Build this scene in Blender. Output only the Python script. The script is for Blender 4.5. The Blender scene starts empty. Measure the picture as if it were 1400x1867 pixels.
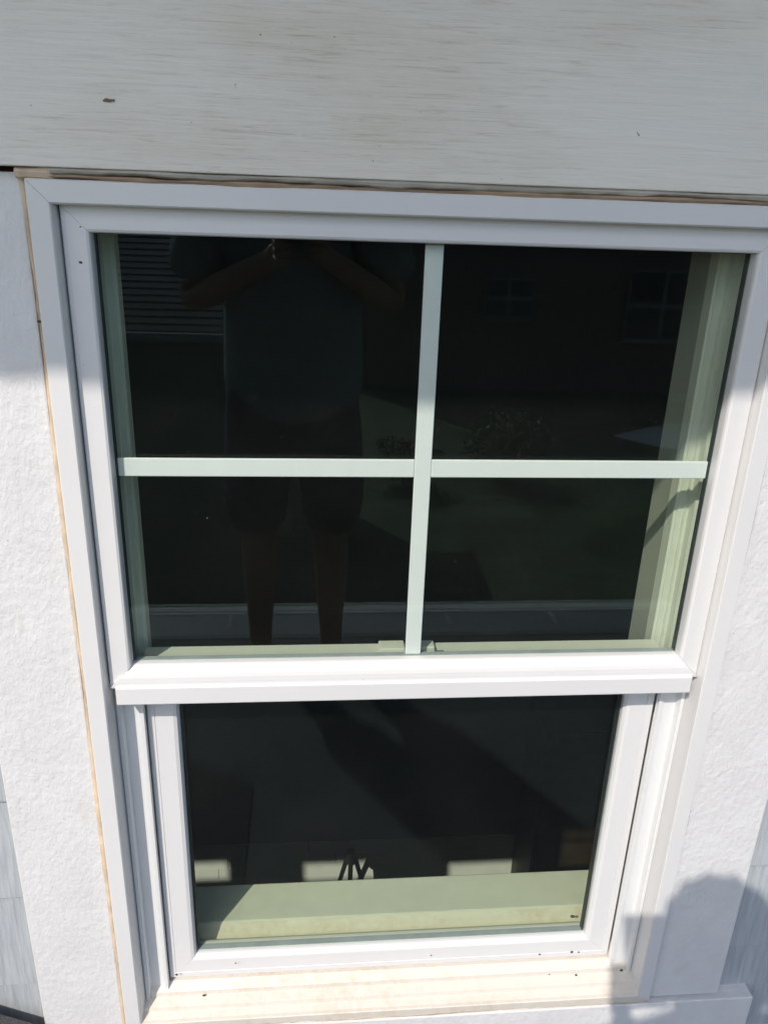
import bpy, bmesh, math, random
from mathutils import Vector, Matrix
random.seed(7)
scene = bpy.context.scene
C = scene.collection

# ------------------------------------------------------------------ camera
FPX, PW, PH = 1445.0, 1400.0, 1867.0
CAM = Vector((0.2369, -0.9453, 0.0400))
RT = Vector((0.995688, -0.086448, 0.033644))
DN = Vector((-0.000044, -0.363125, -0.931741))
FW = Vector((0.092764, 0.927722, -0.361563))
cd = bpy.data.cameras.new('camera')
cd.sensor_fit = 'HORIZONTAL'; cd.sensor_width = 36.0; cd.lens = 36.0 * FPX / PW
cd.clip_start = 0.01; cd.clip_end = 1000.0
cam = bpy.data.objects.new('camera', cd); C.objects.link(cam)
cam.matrix_world = Matrix(((RT.x, -DN.x, -FW.x, CAM.x), (RT.y, -DN.y, -FW.y, CAM.y),
                           (RT.z, -DN.z, -FW.z, CAM.z), (0, 0, 0, 1)))
scene.camera = cam

# ------------------------------------------------------------------ light
SUN = Vector((0.3711, 0.6020, -0.7070)).normalized()     # direction the light travels
w = bpy.data.worlds.new('World'); scene.world = w; w.use_nodes = True
nt = w.node_tree
sky = nt.nodes.new('ShaderNodeTexSky'); sky.sky_type = 'NISHITA'; sky.sun_disc = False
sky.sun_elevation = math.asin(-SUN.z)
sky.air_density = 1.0; sky.dust_density = 1.25; sky.ozone_density = 1.0
sky.sun_rotation = math.atan2(-SUN.x, -SUN.y)
bg = nt.nodes['Background']; bg.inputs['Strength'].default_value = 0.14
nt.links.new(sky.outputs[0], bg.inputs['Color'])
ld = bpy.data.lights.new('sun', 'SUN'); ld.energy = 2.28; ld.angle = math.radians(0.53); ld.color = (1.0, 0.935, 0.855)
sun = bpy.data.objects.new('sun', ld); C.objects.link(sun)
sun.rotation_euler = SUN.to_track_quat('-Z', 'Y').to_euler(); sun.location = (-6, -10, 12)
vs = scene.view_settings
vs.view_transform = 'Standard'; vs.look = 'None'; vs.gamma = 1.0; vs.exposure = 0.56
scene.cycles.use_denoising = True
scene.cycles.max_bounces = 10; scene.cycles.transparent_max_bounces = 24
scene.cycles.glossy_bounces = 5; scene.cycles.diffuse_bounces = 5
scene.cycles.caustics_reflective = False; scene.cycles.caustics_refractive = False

# ------------------------------------------------------------------ materials
def newmat(name):
    m = bpy.data.materials.new(name); m.use_nodes = True
    return m, m.node_tree, m.node_tree.nodes['Principled BSDF']

def N(nt, t, **kw):
    n = nt.nodes.new(t)
    for k, v in kw.items():
        if k in n.inputs: n.inputs[k].default_value = v
        else: setattr(n, k, v)
    return n

def coords(nt, scale=(1, 1, 1), loc=(0, 0, 0)):
    tc = N(nt, 'ShaderNodeTexCoord'); mp = N(nt, 'ShaderNodeMapping')
    mp.inputs['Scale'].default_value = scale; mp.inputs['Location'].default_value = loc
    nt.links.new(tc.outputs['Object'], mp.inputs['Vector'])
    return mp.outputs['Vector']

def ramp(nt, fac, stops):
    r = N(nt, 'ShaderNodeValToRGB'); e = r.color_ramp.elements
    while len(e) > len(stops): e.remove(e[-1])
    while len(e) < len(stops): e.new(0.5)
    for i, (p, c) in enumerate(stops):
        e[i].position = p; e[i].color = (*c, 1) if len(c) == 3 else c
    nt.links.new(fac, r.inputs['Fac'])
    return r.outputs['Color']

def mix(nt, fac, a, b, mode='MIX'):
    m = N(nt, 'ShaderNodeMix'); m.data_type = 'RGBA'; m.blend_type = mode
    for s, v in ((0, fac), (6, a), (7, b)):
        if hasattr(v, 'links') or isinstance(v, bpy.types.NodeSocket): nt.links.new(v, m.inputs[s])
        else: m.inputs[s].default_value = v if s == 0 else (*v, 1)
    return m.outputs[2]

def noise(nt, vec, scale, detail=4, rough=0.55, dist=0.0):
    n = N(nt, 'ShaderNodeTexNoise'); n.inputs['Scale'].default_value = scale
    n.inputs['Detail'].default_value = detail; n.inputs['Roughness'].default_value = rough
    n.inputs['Distortion'].default_value = dist
    nt.links.new(vec, n.inputs['Vector'])
    return n.outputs['Fac']

def bump(nt, b, h, strength, dist, prev=None):
    n = N(nt, 'ShaderNodeBump'); n.inputs['Strength'].default_value = strength; n.inputs['Distance'].default_value = dist
    nt.links.new(h, n.inputs['Height'])
    if prev is not None: nt.links.new(prev, n.inputs['Normal'])
    nt.links.new(n.outputs['Normal'], b.inputs['Normal'])
    return n.outputs['Normal']

def simple(name, col, rough=0.6, var=0.12, scale=30.0, metallic=0.0, bs=0.0, bscale=200.0):
    m, nt, b = newmat(name)
    v = coords(nt)
    f = noise(nt, v, scale)
    lo = tuple(c * (1 - var) for c in col); hi = tuple(min(1, c * (1 + var)) for c in col)
    nt.links.new(ramp(nt, f, [(0.3, lo), (0.7, hi)]), b.inputs['Base Color'])
    b.inputs['Roughness'].default_value = rough; b.inputs['Metallic'].default_value = metallic
    if bs: bump(nt, b, noise(nt, v, bscale, 3), bs, 0.002)
    return m

def vinyl(name, col=(0.80, 0.787, 0.775), dirt=(0.62, 0.54, 0.43), amount=0.25, rough=0.38):
    m, nt, b = newmat(name)
    v = coords(nt)
    big = noise(nt, v, 9.0, 5, 0.6)
    fine = noise(nt, coords(nt, (1, 1, 1), (3, 1, 7)), 70.0, 4, 0.65)
    base = ramp(nt, big, [(0.25, tuple(c * 0.96 for c in col)), (0.75, col)])
    sm = N(nt, 'ShaderNodeMath', operation='MULTIPLY'); nt.links.new(big, sm.inputs[0]); nt.links.new(fine, sm.inputs[1])
    fac = ramp(nt, sm.outputs[0], [(0.30 - 0.16 * amount, (0, 0, 0)), (0.62 - 0.25 * amount, (amount,) * 3)])
    c = mix(nt, fac, base, dirt)
    speck = noise(nt, coords(nt, (1, 1, 1), (9, 2, 5)), 260.0, 2, 0.5)
    sp = ramp(nt, speck, [(0.77, (0, 0, 0)), (0.80, (0.5, 0.5, 0.5))])
    c = mix(nt, sp, c, (0.30, 0.25, 0.19))
    nt.links.new(c, b.inputs['Base Color'])
    b.inputs['Roughness'].default_value = rough
    bump(nt, b, noise(nt, v, 55.0, 3), 0.05, 0.002)
    return m

def stucco_trim(name):
    m, nt, b = newmat(name)
    v = coords(nt, (1, 1, 0.7))
    h1 = noise(nt, v, 100.0, 4, 0.58, 0.1)
    h2 = noise(nt, v, 24.0, 3, 0.5)
    base = ramp(nt, h2, [(0.3, (0.745, 0.73, 0.72)), (0.7, (0.80, 0.787, 0.778))])
    st = noise(nt, coords(nt, (1, 1, 0.5), (4, 4, 4)), 11.0, 5, 0.65)
    fac = ramp(nt, st, [(0.60, (0, 0, 0)), (0.78, (0.42, 0.42, 0.42))])
    c = mix(nt, fac, base, (0.62, 0.53, 0.42))
    sp = ramp(nt, noise(nt, coords(nt, (1, 1, 1), (2, 8, 1)), 170.0, 2), [(0.755, (0, 0, 0)), (0.79, (0.6, 0.6, 0.6))])
    c = mix(nt, sp, c, (0.25, 0.21, 0.17))
    nt.links.new(c, b.inputs['Base Color'])
    b.inputs['Roughness'].default_value = 0.55
    n1 = bump(nt, b, h1, 0.55, 0.0034)
    bump(nt, b, noise(nt, v, 260.0, 3), 0.25, 0.0015, n1)
    return m

def wood_board(name):
    m, nt, b = newmat(name)
    v = coords(nt, (0.055, 1, 1))
    g = noise(nt, v, 120.0, 6, 0.62, 0.25)
    g2 = noise(nt, coords(nt, (0.05, 1, 1), (5, 0, 3)), 300.0, 6, 0.72, 0.45)
    patch = noise(nt, coords(nt, (0.5, 1, 1.4), (1, 2, 3)), 5.0, 5, 0.6)
    base = ramp(nt, patch, [(0.28, (0.79, 0.72, 0.60)), (0.50, (0.89, 0.84, 0.755)), (0.75, (0.90, 0.86, 0.80))])
    mul = N(nt, 'ShaderNodeMath', operation='MULTIPLY'); nt.links.new(g2, mul.inputs[0]); nt.links.new(patch, mul.inputs[1])
    crack = ramp(nt, g2, [(0.33, (0.55, 0.55, 0.55)), (0.47, (0, 0, 0))])
    pm = ramp(nt, patch, [(0.36, (1, 1, 1)), (0.60, (0.10, 0.10, 0.10))])
    cf = mix(nt, 1.0, crack, pm, 'MULTIPLY')
    c = mix(nt, cf, base, (0.50, 0.43, 0.34))
    sp = ramp(nt, noise(nt, coords(nt, (1, 1, 1), (7, 1, 1)), 120.0, 2), [(0.765, (0, 0, 0)), (0.80, (0.7, 0.7, 0.7))])
    c = mix(nt, sp, c, (0.18, 0.15, 0.11))
    nt.links.new(c, b.inputs['Base Color']); b.inputs['Roughness'].default_value = 0.6
    n1 = bump(nt, b, g, 0.35, 0.003)
    bump(nt, b, g2, 0.25, 0.002, n1)
    return m

def shake_mat(name):
    m, nt, b = newmat(name)
    v = coords(nt, (1, 1, 0.06))
    g = noise(nt, v, 150.0, 5, 0.6, 0.35)
    oi = N(nt, 'ShaderNodeObjectInfo')
    base = ramp(nt, g, [(0.3, (0.38, 0.41, 0.435)), (0.65, (0.52, 0.545, 0.565))])
    tint = ramp(nt, oi.outputs['Random'], [(0.0, (0.93, 0.93, 0.93)), (1.0, (1, 1, 1))])
    c = mix(nt, 1.0, base, tint, 'MULTIPLY')
    nt.links.new(c, b.inputs['Base Color']); b.inputs['Roughness'].default_value = 0.65
    bump(nt, b, g, 0.5, 0.004)
    return m

def glass_mat(name, tint, rough=0.0, dust=0.0):
    """Thin clear pane: tinted transmission plus a Schlick reflection, the same on both faces."""
    m = bpy.data.materials.new(name); m.use_nodes = True
    nt = m.node_tree; nt.nodes.clear()
    out = N(nt, 'ShaderNodeOutputMaterial')
    tr = N(nt, 'ShaderNodeBsdfTransparent'); tr.inputs['Color'].default_value = (*tint, 1)
    gl = N(nt, 'ShaderNodeBsdfGlossy'); gl.inputs['Roughness'].default_value = rough; gl.inputs['Color'].default_value = (0.78, 0.95, 1.0, 1)
    ge = N(nt, 'ShaderNodeNewGeometry')
    dt = N(nt, 'ShaderNodeVectorMath', operation='DOT_PRODUCT')
    nt.links.new(ge.outputs['Incoming'], dt.inputs[0]); nt.links.new(ge.outputs['True Normal'], dt.inputs[1])
    ab = N(nt, 'ShaderNodeMath', operation='ABSOLUTE'); nt.links.new(dt.outputs['Value'], ab.inputs[0])
    om = N(nt, 'ShaderNodeMath', operation='SUBTRACT'); om.inputs[0].default_value = 1.0; nt.links.new(ab.outputs[0], om.inputs[1])
    pw = N(nt, 'ShaderNodeMath', operation='POWER'); nt.links.new(om.outputs[0], pw.inputs[0]); pw.inputs[1].default_value = 5.0
    ma = N(nt, 'ShaderNodeMath', operation='MULTIPLY_ADD'); nt.links.new(pw.outputs[0], ma.inputs[0])
    ma.inputs[1].default_value = 0.96; ma.inputs[2].default_value = 0.021
    mx = N(nt, 'ShaderNodeMixShader'); nt.links.new(ma.outputs[0], mx.inputs[0])
    nt.links.new(tr.outputs[0], mx.inputs[1]); nt.links.new(gl.outputs[0], mx.inputs[2])
    last = mx.outputs[0]
    if dust:
        df = N(nt, 'ShaderNodeBsdfDiffuse'); df.inputs['Color'].default_value = (0.6, 0.58, 0.52, 1)
        v = coords(nt)
        a = ramp(nt, noise(nt, v, 330.0, 2), [(0.755, (0.0,) * 3), (0.79, (0.35,) * 3)])
        bfilm = ramp(nt, noise(nt, v, 7.0, 4), [(0.3, (dust * 0.3,) * 3), (0.8, (dust,) * 3)])
        s = mix(nt, 1.0, a, bfilm, 'ADD')
        m2 = N(nt, 'ShaderNodeMixShader'); nt.links.new(s, m2.inputs[0])
        nt.links.new(last, m2.inputs[1]); nt.links.new(df.outputs[0], m2.inputs[2]); last = m2.outputs[0]
    nt.links.new(last, out.inputs['Surface'])
    return m

M = {}
M['vinyl'] = vinyl('white_vinyl', amount=0.10)
M['sill_vinyl'] = vinyl('stained_vinyl', (0.76, 0.705, 0.625), (0.55, 0.42, 0.28), 0.58, 0.5)
M['grille'] = simple('grille_white', (0.80, 0.80, 0.79), 0.4, 0.015)
M['trim'] = stucco_trim('stucco_embossed_trim')
M['header'] = wood_board('woodgrain_board')
M['shake'] = shake_mat('grey_shake')
M['caulk'] = simple('tan_caulk', (0.66, 0.52, 0.38), 0.7, 0.22, 22.0)
M['caulk_top'] = simple('brown_caulk', (0.42, 0.29, 0.19), 0.7, 0.3, 14.0)
M['caulk_grey'] = simple('greyed_caulk', (0.50, 0.46, 0.40), 0.7, 0.2, 20.0)
M['gasket'] = simple('dark_gasket', (0.035, 0.04, 0.042), 0.5, 0.1)
M['spacer'] = simple('grey_spacer', (0.33, 0.36, 0.36), 0.4, 0.1)
M['glass_out'] = glass_mat('outer_glass', (0.965, 0.990, 0.970), dust=0.006)
M['glass_in'] = glass_mat('inner_glass', (0.928, 0.940, 0.893))
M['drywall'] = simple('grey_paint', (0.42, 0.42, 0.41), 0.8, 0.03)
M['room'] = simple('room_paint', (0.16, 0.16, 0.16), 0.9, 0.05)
M['stool'] = simple('painted_stool', (0.74, 0.73, 0.68), 0.45, 0.04)
M['floor'] = simple('pale_plank', (0.84, 0.83, 0.80), 0.6, 0.05, 8.0)
M['soffit'] = simple('soffit_paint', (0.74, 0.70, 0.64), 0.7, 0.06)
M['sheath'] = simple('sheathing', (0.10, 0.08, 0.06), 0.9, 0.2)
M['asphalt'] = simple('charcoal_granules', (0.085, 0.085, 0.088), 0.9, 0.55, 420.0, 0, 0.8, 420.0)
M['membrane'] = simple('grey_membrane', (0.078, 0.082, 0.087), 0.85, 0.15, 9.0, 0, 0.4, 300.0)
M['flash'] = simple('galvanised_flashing', (0.15, 0.16, 0.17), 0.5, 0.15, 12.0)
M['dark'] = simple('black_metal', (0.02, 0.02, 0.02), 0.5, 0.1)
M['bark_brown'] = simple('split_wood', (0.22, 0.16, 0.11), 0.9, 0.3)
M['crumb'] = simple('dark_crumb', (0.06, 0.045, 0.03), 0.9, 0.3)

# ------------------------------------------------------------------ builders
def link(name, bm, mat, parent=None, smooth=False):
    bmesh.ops.recalc_face_normals(bm, faces=bm.faces[:])
    me = bpy.data.meshes.new(name); bm.to_mesh(me); bm.free()
    if mat: me.materials.append(mat)
    if smooth:
        for p in me.polygons: p.use_smooth = True
    o = bpy.data.objects.new(name, me); C.objects.link(o)
    if parent is not None: o.parent = parent; o.matrix_parent_inverse = parent.matrix_world.inverted()
    return o

def tag(o, label=None, cat=None, group=None, kind=None):
    for k, v in (('label', label), ('category', cat), ('group', group), ('kind', kind)):
        if v: o[k] = v
    return o

def thing(name, loc, label, cat, group=None):
    o = bpy.data.objects.new(name, None); C.objects.link(o); o.location = loc; o.empty_display_size = 0.05
    bpy.context.view_layer.update()
    return tag(o, label, cat, group)

def box(bm, x0, x1, y0, y1, z0, z1):
    vs = [bm.verts.new(p) for p in ((x0, y0, z0), (x1, y0, z0), (x1, y1, z0), (x0, y1, z0),
                                    (x0, y0, z1), (x1, y0, z1), (x1, y1, z1), (x0, y1, z1))]
    for f in ((0, 3, 2, 1), (4, 5, 6, 7), (0, 1, 5, 4), (1, 2, 6, 5), (2, 3, 7, 6), (3, 0, 4, 7)):
        bm.faces.new([vs[i] for i in f])
    return vs

def boxo(name, x0, x1, y0, y1, z0, z1, mat, parent=None, bevel=0.0, seg=2):
    bm = bmesh.new(); box(bm, x0, x1, y0, y1, z0, z1)
    if bevel: bmesh.ops.bevel(bm, geom=bm.edges[:], offset=bevel, segments=seg, profile=0.5, affect='EDGES')
    return link(name, bm, mat, parent)

def prism(bm, pts, axis, a, b):
    """closed polygon pts extruded along an axis from a to b. pts are the other two coords in xyz order."""
    def P(p, t):
        return {'x': (t, p[0], p[1]), 'y': (p[0], t, p[1]), 'z': (p[0], p[1], t)}[axis]
    A = [bm.verts.new(P(p, a)) for p in pts]; B = [bm.verts.new(P(p, b)) for p in pts]
    n = len(pts)
    bm.faces.new(A); bm.faces.new(B[::-1])
    for i in range(n): bm.faces.new((A[i], A[(i + 1) % n], B[(i + 1) % n], B[i]))

def ring_piece(name, side, rect, prof, mat, parent, sB=1.0, gap=0.00022):
    """one mitred side of a rectangular frame; prof = closed list of (inset, y); sB scales the inset at the bottom"""
    x0, x1, z0, z1 = rect
    bm = bmesh.new(); A = []; B = []
    for d, y in prof:
        L, Rr, T, Bo = x0 + d, x1 - d, z1 - d, z0 + d * sB
        g = gap
        a, b = {'L': ((L, y, Bo + g), (L, y, T - g)), 'R': ((Rr, y, Bo + g), (Rr, y, T - g)),
                'T': ((L + g, y, T), (Rr - g, y, T)), 'B': ((L + g, y, Bo), (Rr - g, y, Bo))}[side]
        A.append(bm.verts.new(a)); B.append(bm.verts.new(b))
    n = len(prof); bm.faces.new(A); bm.faces.new(B[::-1])
    for i in range(n): bm.faces.new((A[i], A[(i + 1) % n], B[(i + 1) % n], B[i]))
    return link(name, bm, mat, parent)

def holed_wall(name, x0, x1, z0, z1, y0, y1, holes, mat, parent=None):
    xs = sorted({x0, x1, *[h[i] for h in holes for i in (0, 1)]}); zs = sorted({z0, z1, *[h[i] for h in holes for i in (2, 3)]})
    def solid(i, j):
        if i < 0 or j < 0 or i >= len(xs) - 1 or j >= len(zs) - 1: return False
        cx, cz = (xs[i] + xs[i + 1]) / 2, (zs[j] + zs[j + 1]) / 2
        return not any(h[0] < cx < h[1] and h[2] < cz < h[3] for h in holes)
    bm = bmesh.new()
    def q(*p): bm.faces.new([bm.verts.new(v) for v in p])
    for i in range(len(xs) - 1):
        for j in range(len(zs) - 1):
            if not solid(i, j): continue
            a, b, c, d = xs[i], xs[i + 1], zs[j], zs[j + 1]
            q((a, y0, c), (b, y0, c), (b, y0, d), (a, y0, d)); q((a, y1, d), (b, y1, d), (b, y1, c), (a, y1, c))
            if not solid(i - 1, j): q((a, y0, d), (a, y1, d), (a, y1, c), (a, y0, c))
            if not solid(i + 1, j): q((b, y0, c), (b, y1, c), (b, y1, d), (b, y0, d))
            if not solid(i, j - 1): q((a, y0, c), (a, y1, c), (b, y1, c), (b, y0, c))
            if not solid(i, j + 1): q((b, y0, d), (b, y1, d), (a, y1, d), (a, y0, d))
    bmesh.ops.remove_doubles(bm, verts=bm.verts[:], dist=1e-5)
    return link(name, bm, mat, parent)

def ray(px, py):
    return RT * ((px - 700) / FPX) + DN * ((py - 933.5) / FPX) + FW
def on_z(px, py, z):
    d = ray(px, py); return CAM + d * ((z - CAM.z) / d.z)
def on_y(px, py, y):
    d = ray(px, py); return CAM + d * ((y - CAM.y) / d.y)
def entry(P, y=0.0):
    return P - SUN * ((P.y - y) / SUN.y)

# ------------------------------------------------------------------ the house wall
FLOOR = -5.30            # floor of the tall room behind the window
BACK = 3.60             # face of the room's far wall
ROOF = -1.345            # flat roof the photographer stands on
house = thing('house', (0.38, 0.05, -1.40), 'white house wall with wood-grain frieze board, embossed window trim and grey shakes', 'house')

# three unseen windows, added and sized so sun patches land on the far wall
slim = []
for xa, xb in ((332, 420), (548, 690), (812, 953)):
    A = entry(on_y(xa, 1585, BACK), 0.03); B = entry(on_y(xb, 1585, BACK), 0.03)
    T = entry(on_y((xa + xb) / 2, 1563, BACK), 0.03)
    slim.append((A.x, B.x, T.z - 0.26, T.z))
WIN = (-0.048, 0.806, -1.236, 0.046)
holes_out = [WIN] + [(a - 0.02, b + 0.02, c - 0.02, d + 0.02) for a, b, c, d in slim]
SR = -SUN.z / SUN.y
OV = 1.15
FB = -0.149 + SR * (OV - 0.03)        # bottom of the fascia: its shadow crosses the window
holed_wall('sheathing', -5, 6, -5.3, FB + 0.03, 0.012, 0.086, holes_out, M['sheath'], house)

boxo('frieze_board', -4.5, 5.5, -0.036, 0.0118, 0.0645, 0.352, M['header'], house, 0.0015)
boxo('upper_board', -4.5, 5.5, -0.024, 0.0116, 0.3525, FB + 0.001, M['header'], house, 0.0015)
boxo('soffit', -5, 6, -OV + 0.02, 0.012, FB + 0.002, FB + 0.02, M['soffit'], house)
boxo('fascia', -5, 6, -OV, -OV + 0.0195, FB, FB + 0.17, M['soffit'], house, 0.002)
rf = bmesh.new()
prism(rf, [(-OV - 0.05, FB + 0.171), (-OV - 0.05, FB + 0.19), (5.4, FB + 2.6), (5.4, FB + 2.56)], 'x', -5.2, 6.2)
link('roof', rf, M['asphalt'], house)
bm = bmesh.new()     # small split knot in the frieze board
for i in range(9):
    p = on_y(198 + random.gauss(0, 4), 181 + random.gauss(0, 1.6), -0.0365)
    box(bm, p.x - 0.0018, p.x + 0.0018, -0.0372 - random.random() * 0.001, -0.036, p.z - 0.0008, p.z + 0.0008)
link('knot', bm, M['bark_brown'], bpy.data.objects['frieze_board'])

for x0, x1, nm in ((-0.186, -0.0640, 'side_trim'), (0.819, 0.943, 'side_trim')):
    boxo(nm, x0, x1, -0.020, 0.0117, -1.2205, 0.0590, M['trim'], house, 0.0022)
boxo('bottom_trim', -0.255, 1.006, -0.027, 0.0116, -1.3295, -1.2270, M['trim'], house, 0.002)

# shakes: every piece its own object, in courses of 0.18 m, cut back to the edges of the added sun windows
def shake_course(xa, xb, z, seed):
    rnd = random.Random(seed)
    spans = [(xa, xb, z, z + 0.18)]
    for h in slim:
        x0, x1, z0, z1 = h[0] - 0.022, h[1] + 0.022, h[2] - 0.022, h[3] + 0.022
        if xa < x0 and x1 < xb and z0 < z + 0.18 and z1 > z:
            spans = [q for a, b, c, d in spans for q in (((a, min(b, x0), c, d), (max(a, x1), b, c, d)) if a < x1 and b > x0 else ((a, b, c, d),)) if q[1] - q[0] > 0.02]
            if z0 - z > 0.01: spans.append((x0, x1, z, z0))
            if z + 0.18 - z1 > 0.01: spans.append((x0, x1, z1, z + 0.18))
    for a, b, c, d in spans:
        x = a
        while x < b - 0.001:
            e = min(x + rnd.choice((0.10, 0.13, 0.16, 0.20, 0.25)), b)
            if b - e < 0.05: e = b
            bm = bmesh.new(); t = rnd.uniform(-0.001, 0.001)
            prism(bm, [(-0.0035 + t, c + 0.0005), (-0.0025 + t, c - 0.0005), (0.0115, c - 0.0005), (0.0115, d + 0.0005), (0.003 + t, d - 0.0005)], 'x', x + 0.0009, e - 0.0009)
            link('shake', bm, M['shake'], house)
            x = e
for k in range(-1, 8):
    z = -1.31 + 0.18 * k
    if z > 0: continue
    shake_course(-3.4, -0.1885, z, 10 + k)
    shake_course(0.9455, 3.2, z, 40 + k)

# ------------------------------------------------------------------ the window
win = thing('window', (0.379, 0.0, -1.217), 'white vinyl single-hung window with four-light upper sash and plain lower sash', 'window')
V = M['vinyl']
lip = [(0, 0.0115), (0, -0.028), (0.0015, -0.030), (0.0225, -0.030), (0.0240, -0.0285), (0.0265, 0.0045), (0.0265, 0.010), (0.01, 0.0115)]
FR = (-0.0575, 0.8155, -1.2170, 0.0535)
fr = ring_piece('frame', 'T', FR, lip, V, win, 0.62)
for s in 'LR': ring_piece('frame_jamb', s, FR, lip, V, fr, 0.62)
ring_piece('frame_bottom', 'B', FR, lip, M['sill_vinyl'], fr, 0.62)
# jamb liners: outer track, fin and inner track below the meeting rail, plain inner track above it
def liner(mir):
    f = (lambda x: x) if not mir else (lambda x: 0.758 - x)
    low = [(-0.046, 0.010), (-0.0300, 0.0050), (-0.0285, 0.0005), (-0.0235, 0.0005), (-0.0225, 0.0130), (-0.0010, 0.0130), (-0.0002, 0.0075),
           (0.0055, 0.0075), (0.0060, 0.0160), (-0.0120, 0.0165), (-0.0120, 0.0600), (-0.0070, 0.0600), (-0.0066, 0.0572), (-0.0050, 0.0572), (-0.0046, 0.0605), (0.0030, 0.0612), (0.0036, 0.0640), (0.0070, 0.0640), (0.0070, 0.0848), (-0.046, 0.0848)]
    up = [(-0.046, 0.0120), (-0.0200, 0.0195), (-0.0200, 0.0440), (-0.0120, 0.0450), (-0.0120, 0.0600), (-0.0070, 0.0600), (-0.0066, 0.0572), (-0.0050, 0.0572), (-0.0046, 0.0605), (0.0030, 0.0612), (0.0036, 0.0640), (0.0070, 0.0640), (0.0070, 0.0848), (-0.046, 0.0848)]
    bm = bmesh.new()
    prism(bm, [(f(x), y) for x, y in low], 'z', -1.186, -0.574)
    prism(bm, [(f(x), y) for x, y in up], 'z', -0.5735, 0.0440)
    return link('jamb_liner', bm, M['grille'], fr)
liner(False); liner(True)
boxo('head_liner', -0.0079, 0.7659, 0.0196, 0.0847, 0.016, 0.045, V, fr)
bm = bmesh.new()
prism(bm, [(-0.0275, -1.215), (-0.0275, -1.2035), (-0.0130, -1.1975), (-0.0115, -1.1905), (0.0035, -1.1845), (0.0045, -1.1765), (0.0070, -1.1745),
           (0.0180, -1.1675), (0.0585, -1.1655), (0.0590, -1.1560), (0.0840, -1.1205), (0.0846, -1.1195), (0.0846, -1.2300), (0.0, -1.2300)], 'x', -0.0455, 0.8035)
link('sill', bm, M['sill_vinyl'], fr)
# upper sash: mitred glazing bead, meeting rail, two panes with the grille between them
bead = [(0, 0.0095), (0, -0.0110), (0.0015, -0.0135), (0.0060, -0.0142), (0.0255, -0.0140), (0.0282, -0.0125), (0.0294, -0.0095), (0.0296, -0.0060), (0.0296, 0.0095)]
UR = (-0.0300, 0.7890, -0.5750, 0.0305)
us = ring_piece('upper_sash', 'T', UR, bead, V, win)
for s in 'LR': ring_piece('stile', s, UR, bead, V, us)
bbead = [(0, 0.0095), (0, -0.0172), (0.0030, -0.0178), (0.0090, -0.0180), (0.0150, -0.0174), (0.0200, -0.0160), (0.0240, -0.0136), (0.0270, -0.0100), (0.0290, -0.0060), (0.0296, -0.0035), (0.0296, 0.0095)]
ring_piece('bottom_bead', 'B', UR, bbead, V, us)
boxo('meeting_rail', -0.0215, 0.7795, -0.0222, 0.0125, -0.5990, -0.5722, V, us, 0.0016)
gu = (-0.0010, 0.7600, -0.5465, 0.0020)
def pane(name, r, y0, y1, mat, parent): return boxo(name, r[0], r[1], y0, y1, r[2], r[3], mat, parent)
pane('glass_pane', (gu[0] - .006, gu[1] + .006, gu[2] - .006, gu[3] + .006), 0.0012, 0.0036, M['glass_out'], us)
pane('glass_pane', (gu[0] - .006, gu[1] + .006, gu[2] - .006, gu[3] + .006), 0.0130, 0.0154, M['glass_in'], us)
sp = [(0, 0.0040), (0.0022, 0.0040), (0.0022, 0.0127), (0, 0.0127)]
for s in 'LRTB': ring_piece('spacer', s, (gu[0], gu[1], gu[2], gu[3]), sp, M['gasket'] if s != 'B' else M['spacer'], us)
boxo('muntin', 0.3690, 0.3905, 0.0058, 0.0108, -0.5440, -0.0003, M['grille'], us, 0.0012)
for xa, xb in ((0.0016, 0.3688), (0.3907, 0.7570)):
    boxo('muntin', xa, xb, 0.0060, 0.0106, -0.2835, -0.2600, M['grille'], us, 0.0012)
# lower sash
st = [(0, 0.0560), (0, 0.0212), (0.0010, 0.0202), (0.0100, 0.0202), (0.0108, 0.0216), (0.0116, 0.0202), (0.0360, 0.0206), (0.0410, 0.0225), (0.0436, 0.0270), (0.0440, 0.0300), (0.0440, 0.0500), (0.040, 0.0560)]
LR_ = (0.0066, 0.7514, -1.1630, -0.5560)
ls = ring_piece('lower_sash', 'B', LR_, st, V, win)
for s in 'LR': ring_piece('stile', s, LR_, st, V, ls)
ring_piece('check_rail', 'T', LR_, st, V, ls)
gl = (0.0520, 0.7060, -1.1200, -0.5990)
pane('glass_pane', (gl[0] - .006, gl[1] + .006, gl[2] - .006, gl[3] + .006), 0.0306, 0.0330, M['glass_out'], ls)
pane('glass_pane', (gl[0] - .006, gl[1] + .006, gl[2] - .006, gl[3] + .006), 0.0440, 0.0464, M['glass_in'], ls)
for s in 'LRTB': ring_piece('spacer', s, gl, [(0, 0.0334), (0.0022, 0.0334), (0.0022, 0.0436), (0, 0.0436)], M['gasket'] if s in 'LRT' else M['spacer'], ls)
# sash lock on the check rail
bm = bmesh.new()
box(bm, 0.335, 0.372, 0.028, 0.052, -0.5559, -0.5480); box(bm, 0.392, 0.414, 0.026, 0.046, -0.5559, -0.5450)
bmesh.ops.bevel(bm, geom=bm.edges[:], offset=0.002, segments=2, profile=0.5, affect='EDGES')
lk = link('sash_lock', bm, V, ls)
for x in (0.386, 0.416): boxo('keeper_slot', x, x + 0.011, 0.022, 0.027, -0.5557, -0.5515, M['dark'], lk)
# interior lining
boxo('stool', -0.0480, 0.8020, 0.0852, 0.1660, -1.150, -1.1185, M['stool'], win, 0.003)
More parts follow.
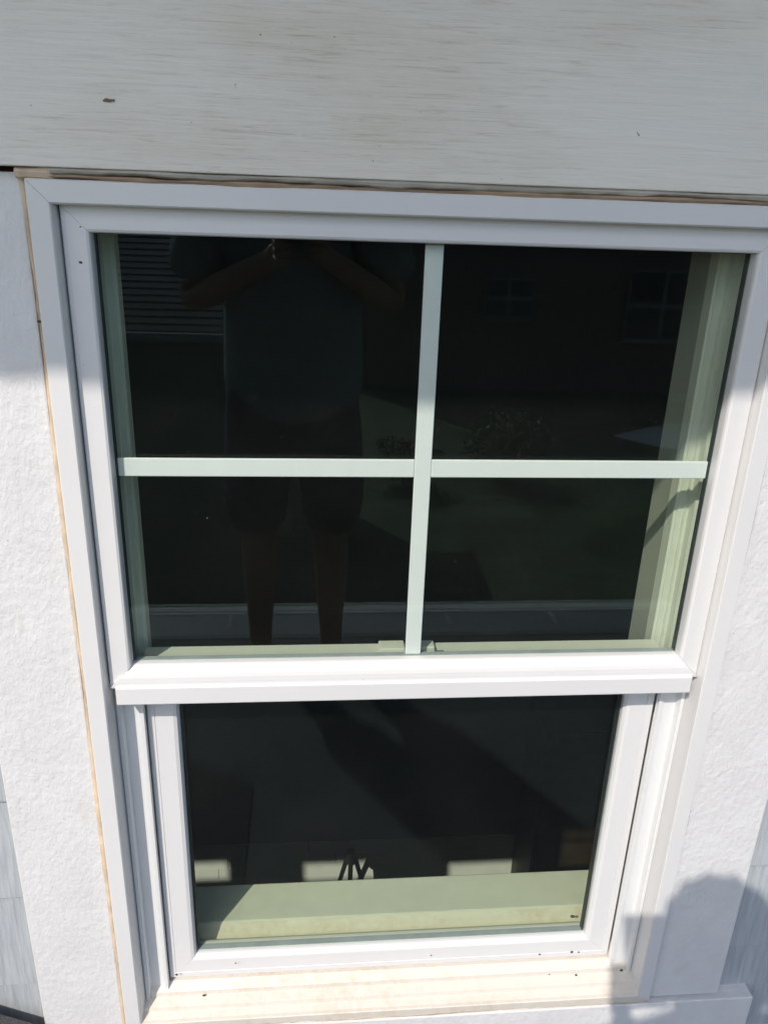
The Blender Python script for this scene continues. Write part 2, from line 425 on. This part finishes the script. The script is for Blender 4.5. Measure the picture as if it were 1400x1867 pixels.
# caulk
def caulk(axis, a, b, c, d, y, depth, mat, jit, seed):
    '''hand-run bead along x or z from a to b, between c and d across, wavering in width and height'''
    rnd = random.Random(seed); bm = bmesh.new(); n = max(8, int((b - a) / 0.012)); prev = None
    lo = hi = pr = 0.0
    for i in range(n + 1):
        t = a + (b - a) * i / n
        lo = 0.8 * lo + rnd.gauss(0, jit); hi = 0.8 * hi + rnd.gauss(0, jit); pr = 0.8 * pr + rnd.gauss(0, 0.0005)
        m = (c + d) / 2
        row = [(c + lo, y + 0.004), (c + lo + (m - c) * .4, y + pr), (m, y - 0.0012 + pr), (d + hi - (d - m) * .4, y + pr), (d + hi, y + 0.004), (m, y + depth)]
        cur = [bm.verts.new((u, v, t) if axis == 'z' else (t, v, u)) for u, v in row]
        if prev:
            for k in range(6): bm.faces.new((prev[k], prev[(k + 1) % 6], cur[(k + 1) % 6], cur[k]))
        else: bm.faces.new(cur[::-1])
        prev = cur
    bm.faces.new(prev)
    return link('caulk_bead', bm, mat, win)
caulk('z', -1.219, 0.0530, -0.0655, -0.0574, -0.0215, 0.018, M['caulk'], 0.0005, 1)
caulk('z', -1.219, 0.0530, 0.8154, 0.8196, -0.0220, 0.018, M['trim'], 0.0003, 2)
caulk('x', -0.0460, 0.8200, 0.0530, 0.0588, -0.0290, 0.03, M['caulk_top'], 0.0004, 3)
caulk('x', -0.0300, 0.8300, 0.0574, 0.0660, -0.0322, 0.03, M['caulk_grey'], 0.0005, 4)
caulk('x', -0.0660, -0.0280, 0.0536, 0.0650, -0.0300, 0.03, M['caulk'], 0.0006, 5)
caulk('x', -0.0570, 0.8150, -1.2270, -1.2174, -0.0255, 0.02, M['caulk'], 0.0005, 6)

# the added windows, shaped only to throw the sun patches indoors
for i, (a, b, c, d) in enumerate(slim):
    t = thing('added_sun_window', ((a + b) / 2, 0.0, c), 'low wide white vinyl window out of view, one of three added to throw sun patches indoors', 'window', 'added windows that shape the sun patches')
    pf = [(-0.020, 0.06), (-0.020, -0.02), (0.0, -0.02), (0.0, 0.06)]
    f = ring_piece('frame', 'T', (a, b, c, d), pf, V, t)
    for s in 'LRB': ring_piece('frame_side', s, (a, b, c, d), pf, V, f)
    boxo('glass_pane', a - .002, b + .002, 0.028, 0.032, c - .002, d + .002, M['glass_out'], t)

# crumbs on the sill and a chip stuck to the lower pane
bm = bmesh.new()
def crumb(px, py, y, r):
    p = on_y(px, py, y)
    g = bmesh.ops.create_icosphere(bm, subdivisions=1, radius=r)
    for v in g['verts']: v.co = Vector((v.co.x * random.uniform(.8, 1.5), v.co.y * .6, v.co.z * random.uniform(.7, 1.2))) + p
for px, py, y, r in ((1043, 1672, 0.0300, 0.0035), (372, 1816, 0.0, 0.0024), (1050, 1779, -0.002, 0.0022), (1001, 1778, -0.002, 0.0013), (1042, 1737, 0.0185, 0.0026), (1055, 1737, 0.0185, 0.0016),
                     (984, 1741, 0.0185, 0.0018), (1133, 1770, -0.006, 0.0028), (147, 478, -0.0139, 0.0019), (147, 413, -0.0136, 0.0013), (430, 1757, 0.012, 0.0014), (786, 1743, 0.0185, 0.0012), (322, 1778, 0.012, 0.0024), (72, 586, -0.022, 0.0022)):
    crumb(px, py, y, r)
tag(link('crumb', bm, M['crumb']), 'dark crumbs of dirt scattered on the window sill and frame', 'dirt', kind='stuff')

# ------------------------------------------------------------------ the room behind the glass
def struct(o): o['kind'] = 'structure'; return o
holes_in = [(-0.0118, 0.7535, -1.1505, 0.0158)] + [(a - 0.06, b + 0.2, c - 0.25, d + 0.05) for a, b, c, d in slim]
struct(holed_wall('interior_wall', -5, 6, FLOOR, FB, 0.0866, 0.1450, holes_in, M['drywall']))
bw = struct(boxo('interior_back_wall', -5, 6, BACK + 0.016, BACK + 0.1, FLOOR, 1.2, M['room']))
rnd = random.Random(5)
for r in range(9):
    z = -5.28 + 0.105 * r; x = -2.0 - rnd.random() * 0.4
    while x < 2.4:
        e = x + rnd.uniform(0.55, 0.95)
        boxo('wall_board', x + .0015, e - .0015, BACK + rnd.uniform(0, .004), BACK + 0.0158, z + .0015, z + .1035, M['floor'], bw)
        x = e
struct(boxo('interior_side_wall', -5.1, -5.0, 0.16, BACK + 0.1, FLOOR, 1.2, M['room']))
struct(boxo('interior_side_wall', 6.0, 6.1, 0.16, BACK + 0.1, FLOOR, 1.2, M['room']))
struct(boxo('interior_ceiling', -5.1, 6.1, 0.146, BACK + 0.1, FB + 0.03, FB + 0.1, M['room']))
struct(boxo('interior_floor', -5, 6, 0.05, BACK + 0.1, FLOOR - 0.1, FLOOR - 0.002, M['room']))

def tube(bm, pts, radii, seg=8):
    rings = []
    pts = [Vector(p) for p in pts]
    for i, p in enumerate(pts):
        d = (pts[min(i + 1, len(pts) - 1)] - pts[max(i - 1, 0)]).normalized()
        u = d.orthogonal().normalized(); v = d.cross(u)
        r = radii[i] if isinstance(radii, (list, tuple)) else radii
        rings.append([bm.verts.new(p + (u * math.cos(6.2832 * k / seg) + v * math.sin(6.2832 * k / seg)) * r) for k in range(seg)])
    for a, b in zip(rings, rings[1:]):
        for k in range(seg): bm.faces.new((a[k], a[(k + 1) % seg], b[(k + 1) % seg], b[k]))
    bm.faces.new(rings[0][::-1]); bm.faces.new(rings[-1])

# dark tripod standing before the far wall, its head in the second patch of sun
base = on_y(640, 1566, BACK - 0.30)
stt = thing('tripod', (base.x, base.y, FLOOR), 'dark three-legged tripod indoors, its top standing in a patch of sun', 'tripod')
bm = bmesh.new(); tube(bm, [(base.x, base.y, base.z - .03), (base.x, base.y, base.z), (base.x, base.y, base.z + .07)], [.035, .045, .03], 14); link('head', bm, M['dark'], stt)
for k in range(3):
    a = 0.4 + k * 2.094
    bm = bmesh.new(); tube(bm, [(base.x + .03 * math.cos(a), base.y + .03 * math.sin(a), base.z), (base.x + .30 * math.cos(a), base.y + .30 * math.sin(a), FLOOR)], [.017, .012]); link('leg', bm, M['dark'], stt)

# dark cabinet against the far wall, added to block a stray sun patch
M['walnut'] = simple('dark_walnut', (0.045, 0.028, 0.02), 0.6, 0.25, 10.0)
c0 = on_y(968, 1580, BACK - 0.42).x
cb = thing('cabinet', (c0 + 0.75, BACK - 0.2, FLOOR), 'tall dark brown wooden cabinet indoors beside the sunlit patches, added to block a stray one', 'cabinet')
boxo('carcass', c0, c0 + 1.5, BACK - 0.40, BACK - 0.002, FLOOR, -3.1, M['walnut'], cb, 0.004)
for k in range(2):
    d = boxo('door', c0 + 0.01 + 0.745 * k, c0 + 0.745 + 0.745 * k, BACK - 0.42, BACK - 0.4005, FLOOR + 0.08, -3.13, M['walnut'], cb, 0.003)
    hx = c0 + (0.70 if k == 0 else 0.80)
    boxo('handle', hx - .008, hx + .008, BACK - 0.45, BACK - 0.4202, -4.3, -4.1, M['dark'], d, 0.003)

# ------------------------------------------------------------------ the flat roof outside
deck = struct(boxo('flat_roof', -5, 6, -1.42, 0.011, ROOF - 0.2, ROOF, M['membrane']))
fl2 = thing('edge_flashing', (0.3, -1.5, ROOF), 'galvanised metal flashing screwed along the edge of the flat roof', 'flashing')
boxo('strip', -5, 6, -1.585, -1.4205, ROOF - 0.10, ROOF + 0.003, M['flash'], fl2)
boxo('lip', -5, 6, -1.5960, -1.5855, ROOF - 0.12, ROOF + 0.007, M['grille'], fl2, 0.001)
boxo('upstand', -5, 6, -1.6380, -1.6280, ROOF - 0.12, ROOF + 0.007, M['grille'], fl2, 0.001)
boxo('gutter_floor', -5, 6, -1.6278, -1.5962, ROOF - 0.12, ROOF - 0.06, M['dark'], fl2)
for k in range(-6, 10):
    for dy in (0, 0.045):
        bm = bmesh.new(); x = -0.04 + 0.385 * k
        tube(bm, [(x, -1.545 + dy, ROOF + 0.003), (x, -1.545 + dy, ROOF + 0.009)], 0.007, 8); link('screw', bm, M['grille'], fl2)
# lower walls of this house under the flat roof
struct(boxo('lower_facade', -5, 6, -1.40, 0.0, -4.6, ROOF - 0.202, M['shake']))
# charcoal roof slope that runs down against the siding
P1 = on_y(0, 1850, -0.03); P2 = on_y(60, 1867, -0.03)
sl = (P2.z - P1.z) / (P2.x - P1.x)
bm = bmesh.new()
zt = P1.z + sl * (-1.6 - P1.x); xe = P1.x + (ROOF + 0.0045 - P1.z) / sl
prism(bm, [(-1.6, ROOF + 0.004), (-1.6, zt), (xe, ROOF + 0.0045)], 'y', -0.62, -0.030)
tag(link('cricket_roof', bm, M['asphalt']), 'charcoal granular asphalt slope running down against the shakes left of the window', 'roof')

# ------------------------------------------------------------------ garden and neighbours (seen in the glass)
GZ = -5.46
M['grass'] = simple('lawn', (0.045, 0.07, 0.03), 0.9, 0.4, 1.2)
M['patio'] = simple('patio_concrete', (0.60, 0.56, 0.50), 0.8, 0.12, 3.0)
M['roofA'] = simple('roof_shingle', (0.05, 0.056, 0.06), 0.85, 0.25, 2.5)
M['wallA'] = simple('green_siding', (0.13, 0.15, 0.10), 0.8, 0.08)
M['wallB'] = simple('brown_siding', (0.13, 0.085, 0.065), 0.8, 0.1)
M['white'] = simple('dimmed_white_paint', (0.17, 0.17, 0.165), 0.6, 0.03)  # neighbours' white trim, darkened to keep its mirror image dim
M['pane'] = simple('dark_window', (0.03, 0.035, 0.04), 0.08, 0.1)
M['leaf'] = simple('leaf', (0.06, 0.10, 0.035), 0.6, 0.35, 40.0)
M['flower'] = simple('white_petal', (0.8, 0.78, 0.74), 0.6, 0.05)
M['bark'] = simple('bark', (0.10, 0.07, 0.05), 0.9, 0.3)
struct(boxo('ground', -220, 220, -220, 220, GZ - 0.3, GZ, M['grass']))
bm = bmesh.new()
def mirrored(px, py, z):      # where a thing seen at this pixel in the glass really stands
    P = on_z(px, py, z); return Vector((P.x, -P.y, z))
pa, pb, pc = mirrored(1122, 797, GZ), mirrored(1275, 834, GZ), mirrored(1210, 776, GZ)
prism(bm, [(pa.x, pa.y), (pb.x, pb.y), (pb.x + 8, pb.y + .4), (pc.x + 8, pc.y), (pc.x, pc.y)], 'z', GZ + 0.004, GZ + 0.06)
struct(link('patio', bm, M['patio']))

def rot_house(name, corner, ang, L, W, eave, pitch, wallm, roofm, label):
    """hip-roofed house: corner = its near right corner, L along its front to the left, W backwards"""
    t = thing(name, (corner[0], corner[1], GZ), label, 'house')
    ca, sa = math.cos(ang), math.sin(ang)
    def G(u, v, z): return (corner[0] + u * ca - v * sa, corner[1] + u * sa + v * ca, z)   # u right, v towards us
    def poly(name, prisms, mat, par):
        bm = bmesh.new()
        for lo, hi in prisms:
            A = [bm.verts.new(G(*p)) for p in lo]; B = [bm.verts.new(G(*p)) for p in hi]
            n = len(A); bm.faces.new(A); bm.faces.new(B[::-1])
            for i in range(n): bm.faces.new((A[i], A[(i + 1) % n], B[(i + 1) % n], B[i]))
        return link(name, bm, mat, par)
    o = 0.45
    poly('wall', [([(-L + o, -o, GZ), (-o, -o, GZ), (-o, -W + o, GZ), (-L + o, -W + o, GZ)], [(-L + o, -o, eave + .02), (-o, -o, eave + .02), (-o, -W + o, eave + .02), (-L + o, -W + o, eave + .02)])], wallm, t)
    h = W / 2; n = 24
    core = poly('roof', [([(-L, 0, eave), (0, 0, eave), (0, -W, eave), (-L, -W, eave)], [(-L + h, -h + .01, eave + h * pitch), (-h, -h + .01, eave + h * pitch), (-h, -h - .01, eave + h * pitch), (-L + h, -h - .01, eave + h * pitch)])], roofm, t)
    for k in range(n):      # shingle courses, each one lapping over the one below
        a = h * k / n; b = h * (k + 1) / n; th = 0.018
        za, zb = eave + a * pitch, eave + b * pitch
        poly('shingle_course', [([(-L + a, -a, za), (-a, -a, za), (-b, -b, zb), (-L + b, -b, zb)], [(-L + a, -a, za + th), (-a, -a, za + th), (-b, -b, zb + .004), (-L + b, -b, zb + .004)])], roofm, core)
        poly('shingle_course', [([(-a, -a, za), (-a, -W + a, za), (-b, -W + b, zb), (-b, -b, zb)], [(-a, -a, za + th), (-a, -W + a, za + th), (-b, -W + b, zb + .004), (-b, -b, zb + .004)])], roofm, core)
    poly('gutter', [([(-L, 0.10, eave - .10), (0.10, 0.10, eave - .10), (0.10, 0.0, eave - .10), (-L, 0, eave - .10)], [(-L, 0.10, eave), (0.10, 0.10, eave), (0.10, 0, eave), (-L, 0, eave)])], M['flash'], t)
    poly('gutter', [([(0.002, -W, eave - .10), (0.10, -W, eave - .10), (0.10, -0.002, eave - .10), (0.002, -0.002, eave - .10)], [(0.002, -W, eave), (0.10, -W, eave), (0.10, -0.002, eave), (0.002, -0.002, eave)])], M['white'], t)
    poly('downspout', [([(-o + .002, -1.0, GZ), (-o + .10, -1.0, GZ), (-o + .10, -1.1, GZ), (-o + .002, -1.1, GZ)], [(-o + .002, -1.0, eave - .1), (-o + .10, -1.0, eave - .1), (-o + .10, -1.1, eave - .1), (-o + .002, -1.1, eave - .1)])], M['white'], t)
    for v in (-2.2,):
        f = poly('window', [([(-o + .002, v, -3.0), (-o + .06, v, -3.0), (-o + .06, v - 1.0, -3.0), (-o + .002, v - 1.0, -3.0)], [(-o + .002, v, -1.8), (-o + .06, v, -1.8), (-o + .06, v - 1.0, -1.8), (-o + .002, v - 1.0, -1.8)])], M['white'], t)
        poly('pane', [([(-o + .05, v - .08, -2.92), (-o + .065, v - .08, -2.92), (-o + .065, v - .92, -2.92), (-o + .05, v - .92, -2.92)], [(-o + .05, v - .08, -1.88), (-o + .065, v - .08, -1.88), (-o + .065, v - .92, -1.88), (-o + .05, v - .92, -1.88)])], M['pane'], f)
    return t
rot_house('house', (0.74, -9.0), 0.02, 9.0, 5.6, -1.50, 0.62, M['wallA'], M['roofA'], 'neighbouring house with charcoal hip roof, mirrored in the upper panes beside the person')

# brown two-window house further off
HB = -24.0
def seen(px, py, y=HB): P = on_y(px, py, -y); return (P.x, P.z)
hb = thing('house', (9.0, HB, GZ), 'dark brown neighbouring house with four-pane windows, mirrored in the upper right panes', 'house')
bl = seen(640, 470)[0]
boxo('wall', bl, bl + 20, HB - 8, HB, GZ, 2.5, M['wallB'], hb)
bm = bmesh.new(); prism(bm, [(HB + .5, 2.45), (HB - 4, 5.1), (HB - 8.5, 2.45), (HB - 8.5, 2.6), (HB - 4, 5.3), (HB + .5, 2.6)], 'x', bl - .5, bl + 20.5); link('roof', bm, M['roofA'], hb)
for (ax, ay, bx_, by) in ((1150, 490, 1262, 622), (885, 505, 968, 580)):
    (x0, z1), (x1, z0) = seen(ax, ay), seen(bx_, by)
    f = boxo('window', x0, x1, HB + .04, HB + .10, z0, z1, M['white'], hb)
    for i in range(2):
        for j in range(2):
            wx, wz = (x1 - x0) / 2, (z1 - z0) / 2
            boxo('pane', x0 + i * wx + .07, x0 + (i + 1) * wx - .07, HB + .095, HB + .115, z0 + j * wz + .07, z0 + (j + 1) * wz - .07, M['pane'], f)
    boxo('sill', x0 - .1, x1 + .1, HB + .04, HB + .18, z0 - .08, z0 - .002, M['white'], hb)

# leafy bushes, one with white flowers beside the patio
def bush(loc, r, h, n, label, flowers=0, name='shrub', seed=1):
    rnd = random.Random(seed)
    t = thing(name, loc, label, 'shrub')
    bm = bmesh.new()
    for i in range(5):
        a = rnd.random() * 6.28
        tube(bm, [loc, (loc[0] + r * .3 * math.cos(a), loc[1] + r * .3 * math.sin(a), loc[2] + h * .5), (loc[0] + r * .6 * math.cos(a), loc[1] + r * .6 * math.sin(a), loc[2] + h * .85)], [.03, .02, .008], 6)
    link('stem', bm, M['bark'], t)
    def cloud(nm, cnt, size, mat, outer):
        bm = bmesh.new()
        for i in range(cnt):
            u = rnd.uniform(-1, 1); a = rnd.random() * 6.28; q = (rnd.random() ** .45) if not outer else rnd.uniform(.9, 1.05)
            lump = 1 + .22 * math.sin(3 * a + u * 4)
            s = math.sqrt(1 - u * u)
            c = Vector((loc[0] + r * q * lump * s * math.cos(a), loc[1] + r * q * lump * s * math.sin(a), loc[2] + h * .55 + h * .45 * q * u))
            d = Vector((rnd.gauss(0, 1), rnd.gauss(0, 1), rnd.gauss(0, 1))).normalized(); e = d.orthogonal().normalized(); sz = size * rnd.uniform(.6, 1.3)
            bm.faces.new([bm.verts.new(c + d * sz), bm.verts.new(c + e * sz * .5), bm.verts.new(c - d * sz), bm.verts.new(c - e * sz * .5)])
        return link(nm, bm, mat, t)
    cloud('foliage', n, .07, M['leaf'], False)
    if flowers: cloud('flower', flowers, .05, M['flower'], True)
    return t
q = mirrored(1215, 785, GZ)
bush((q.x, q.y - .5, GZ), .6, .9, 700, 'leafy shrub dotted with white flowers at the patio, mirrored in the upper right pane', 40, 'flowering_shrub', 3)
bush((4.4, -15.1, GZ), .9, 1.6, 1200, 'tall plain green shrub below the smaller window of the brown house', 0, 'shrub', 4)
bush((2.2, -14.6, GZ), .7, 1.1, 900, 'low plain green shrub beside the charcoal-roofed house', 0, 'shrub', 5)

# ------------------------------------------------------------------ the photographer
def skin_mesh(name, verts, edges, radii, mat, parent, sub=2, root=0):
    me = bpy.data.meshes.new(name); me.from_pydata([tuple(v) for v in verts], edges, [])
    o = bpy.data.objects.new(name, me); C.objects.link(o)
    md = o.modifiers.new('skin', 'SKIN'); md.use_smooth_shade = True
    for i, r in enumerate(radii):
        sv = me.skin_vertices[0].data[i]; sv.radius = r if isinstance(r, tuple) else (r, r); sv.use_root = (i == root)
    ss = o.modifiers.new('sub', 'SUBSURF'); ss.levels = sub; ss.render_levels = sub
    bpy.context.view_layer.update()
    dg = bpy.context.evaluated_depsgraph_get()
    nm = bpy.data.meshes.new_from_object(o.evaluated_get(dg))
    o.modifiers.clear(); o.data = nm; nm.name = name
    nm.materials.clear(); nm.materials.append(mat)
    for p in nm.polygons: p.use_smooth = True
    if parent is not None: o.parent = parent; o.matrix_parent_inverse = parent.matrix_world.inverted()
    return o

M['skin'] = simple('skin', (0.27, 0.16, 0.115), 0.5, 0.06)
M['shirt'] = simple('grey_teal_cloth', (0.15, 0.19, 0.20), 0.9, 0.15, 25)
M['shorts'] = simple('navy_cloth', (0.03, 0.035, 0.06), 0.9, 0.12, 60)
M['hair'] = simple('dark_hair', (0.03, 0.022, 0.016), 0.6, 0.2, 60)
M['shoe'] = simple('shoe', (0.25, 0.25, 0.25), 0.7, 0.1)
M['phone'] = simple('phone_case', (0.03, 0.03, 0.035), 0.35, 0.1)
M['sclera'] = simple('eye_white', (0.7, 0.68, 0.65), 0.2, 0.02)
PX, PY = 0.192, -1.235
per = thing('person', (PX, PY, ROOF), 'person in grey tee and navy shorts holding up a phone, mirrored in the glass', 'person')
def W(x, y, z): return Vector((PX + x, PY + y, ROOF + z * 0.962))
# phone pose: the lens is just ahead of the phone's back plate
LENS = CAM - FW * 0.009
PC = LENS - RT * 0.0245 + DN * 0.060 - FW * 0.004
hl = PC - RT * 0.040 + DN * 0.055; hr = PC + RT * 0.042 + DN * 0.045      # where the two hands hold it
sh_z = 1.475
V_ = []; E_ = []; R_ = []
def add(p, r, frm=None):
    V_.append(p); R_.append(r)
    if frm is not None: E_.append((frm, len(V_) - 1))
    return len(V_) - 1
pel = add(W(0, -.01, .96), (.155, .115)); ab = add(W(0, -.01, 1.12), (.140, .105), pel); ch = add(W(0, -.01, 1.32), (.160, .115), ab)
nb = add(W(0, -.015, 1.48), (.070, .065), ch); nk = add(W(0, .0, 1.545), (.047, .050), nb); hd0 = add(W(0, .028, 1.615), (.056, .072), nk)
hd1 = add(W(0, .022, 1.695), (.082, .102), hd0); hd2 = add(W(0, .008, 1.765), (.070, .085), hd1)
wl = hl - FW * .055 + DN * .045 - RT * .015; wr = hr - FW * .055 + DN * .045 + RT * .015
for s, wv, el in ((-1, wl, W(-.265, .06, 1.175)), (1, wr, W(.27, .07, 1.18))):
    a = add(W(s * .115, -.01, 1.455), .07, nb); b = add(W(s * .19, -.01, 1.44), .058, a)
    m = add((V_[b] + el) / 2, .046, b); e = add(el, .038, m); f2 = add(el.lerp(wv, .35), .040, e); wr_ = add(wv, .026, f2)
    palm = add(wv.lerp(hl if s < 0 else hr, .6), (.040, .018), wr_)
for s in (-1, 1):
    a = add(W(s * .095, -.01, .90), .092, pel); k0 = add(W(s * .10, -.005, .70), .078, a); k = add(W(s * .105, .01, .50), .056, k0)
    cf = add(W(s * .108, -.02, .37), .057, k); an = add(W(s * .11, -.02, .10), .036, cf); ft = add(W(s * .115, .0, .045), .040, an); add(W(s * .125, .13, .035), .036, ft)
body = skin_mesh('body', V_, E_, R_, M['skin'], per, 2, 0)
# fingers: separate chains rooted in each palm, curled round the edges of the phone
for s, hv in ((-1, hl), (1, hr)):
    for i in range(4):
        up = DN * (-.036 + .020 * i)
        r0 = hv + RT * (s * .016) - FW * .020 + up
        k1 = hv + RT * (s * .014) + FW * .016 + up; k2 = hv - RT * (s * .012) + FW * .0165 + up; k3 = hv - RT * (s * (.026 - .004 * abs(i - 1.3))) + FW * .0125 + up
        if s > 0 and i == 0: k2 = k2 + DN * .012; k3 = k3 + DN * .014
        skin_mesh('finger', [r0, k1, k2, k3], [(0, 1), (1, 2), (2, 3)], [.0095, .0090, .0082, .0070], M['skin'], body, 2)
    th0 = hv + RT * (s * .012) - FW * .022 + DN * .03; th1 = hv - RT * (s * .004) - FW * .020 - DN * .004; th2 = hv - RT * (s * .022) - FW * .016 - DN * .026
    skin_mesh('thumb', [th0, th1, th2], [(0, 1), (1, 2)], [.0125, .0105, .0085], M['skin'], body, 2)
# head details
def ball(name, c, r, mat, par, sc=(1, 1, 1), seg=16):
    bm = bmesh.new(); bmesh.ops.create_uvsphere(bm, u_segments=seg, v_segments=seg // 2 + 2, radius=r)
    for v in bm.verts: v.co = Vector((v.co.x * sc[0], v.co.y * sc[1], v.co.z * sc[2])) + c
    return link(name, bm, mat, par, True)
for s in (-1, 1):
    ball('eye', W(s * .031, .096, 1.690), .012, M['sclera'], body); ball('pupil', W(s * .031, .1055, 1.689), .005, M['hair'], body)
    ball('ear', W(s * .078, .01, 1.67), .026, M['skin'], body, (.35, .7, 1.15))
ball('nose', W(0, .112, 1.655), .016, M['skin'], body, (.8, 1.1, 1.5)); ball('mouth', W(0, .095, 1.612), .020, simple('lips', (.34, .14, .12), .5, .05), body, (1.1, .35, .28))
bm = bmesh.new(); bmesh.ops.create_uvsphere(bm, u_segments=32, v_segments=20, radius=1.0)
bmesh.ops.delete(bm, geom=[v for v in bm.verts if v.co.z < -0.15 and v.co.y > -0.1 or v.co.z < -.75], context='VERTS')
for v in bm.verts:
    q = 1 + .03 * math.sin(17 * v.co.x + 5 * v.co.z) + .02 * math.sin(23 * v.co.y)
    v.co = Vector((v.co.x * .104 * q, v.co.y * .116 * q, v.co.z * .108 * q)) + W(0, .004, 1.712)
link('hair', bm, M['hair'], body, True)
# clothes
ts = [W(0, -.01, .80), W(0, -.01, 1.02), W(0, -.01, 1.30), W(0, -.012, 1.45), W(-.12, -.01, 1.45), W(-.195, -.01, 1.435), W(-.262, .045, 1.215), W(.12, -.01, 1.45), W(.195, -.01, 1.435), W(.266, .05, 1.22), W(0, -.012, 1.505)]
skin_mesh('shirt', ts, [(0, 1), (1, 2), (2, 3), (3, 4), (4, 5), (5, 6), (3, 7), (7, 8), (8, 9), (3, 10)],
          [(.225, .165), (.205, .150), (.200, .145), (.13, .11), .090, .084, .086, .090, .084, .086, (.085, .082)], M['shirt'], body, 2)
tr = [W(0, -.01, 1.05), W(0, -.01, .95), W(-.10, -.01, .83), W(-.108, -.005, .66), W(-.112, .0, .46), W(.10, -.01, .83), W(.108, -.005, .66), W(.112, .0, .46)]
skin_mesh('shorts', tr, [(0, 1), (1, 2), (2, 3), (3, 4), (1, 5), (5, 6), (6, 7)], [(.165, .125), (.168, .128), .108, .104, .098, .108, .104, .098], M['shorts'], body, 2)
for s in (-1, 1):
    skin_mesh('shoe', [W(s * .11, -.055, .045), W(s * .115, .03, .048), W(s * .128, .16, .036)], [(0, 1), (1, 2)], [(.042, .042), (.048, .046), (.042, .032)], M['shoe'], body, 2, 1)
# the phone in the hands
ph = thing('phone', PC, 'dark smartphone held up in both hands, facing the window', 'phone')
bm = bmesh.new(); box(bm, -.0385, .0385, -.004, .004, -.078, .078)
bmesh.ops.bevel(bm, geom=[e for e in bm.edges if abs((e.verts[0].co - e.verts[1].co).y) > .006], offset=.008, segments=4, profile=.5, affect='EDGES')
rotm = Matrix(((RT.x, FW.x, -DN.x), (RT.y, FW.y, -DN.y), (RT.z, FW.z, -DN.z)))
for v in bm.verts: v.co = PC + rotm @ v.co
link('case', bm, M['phone'], ph)
for i in range(2):
    bm = bmesh.new(); c = LENS + DN * (.022 * i + .0) - FW * .0008 + (DN * 0.0)
    tube(bm, [c - FW * .003, c + FW * .0005], .0075, 14); link('lens', bm, M['pane'], ph)
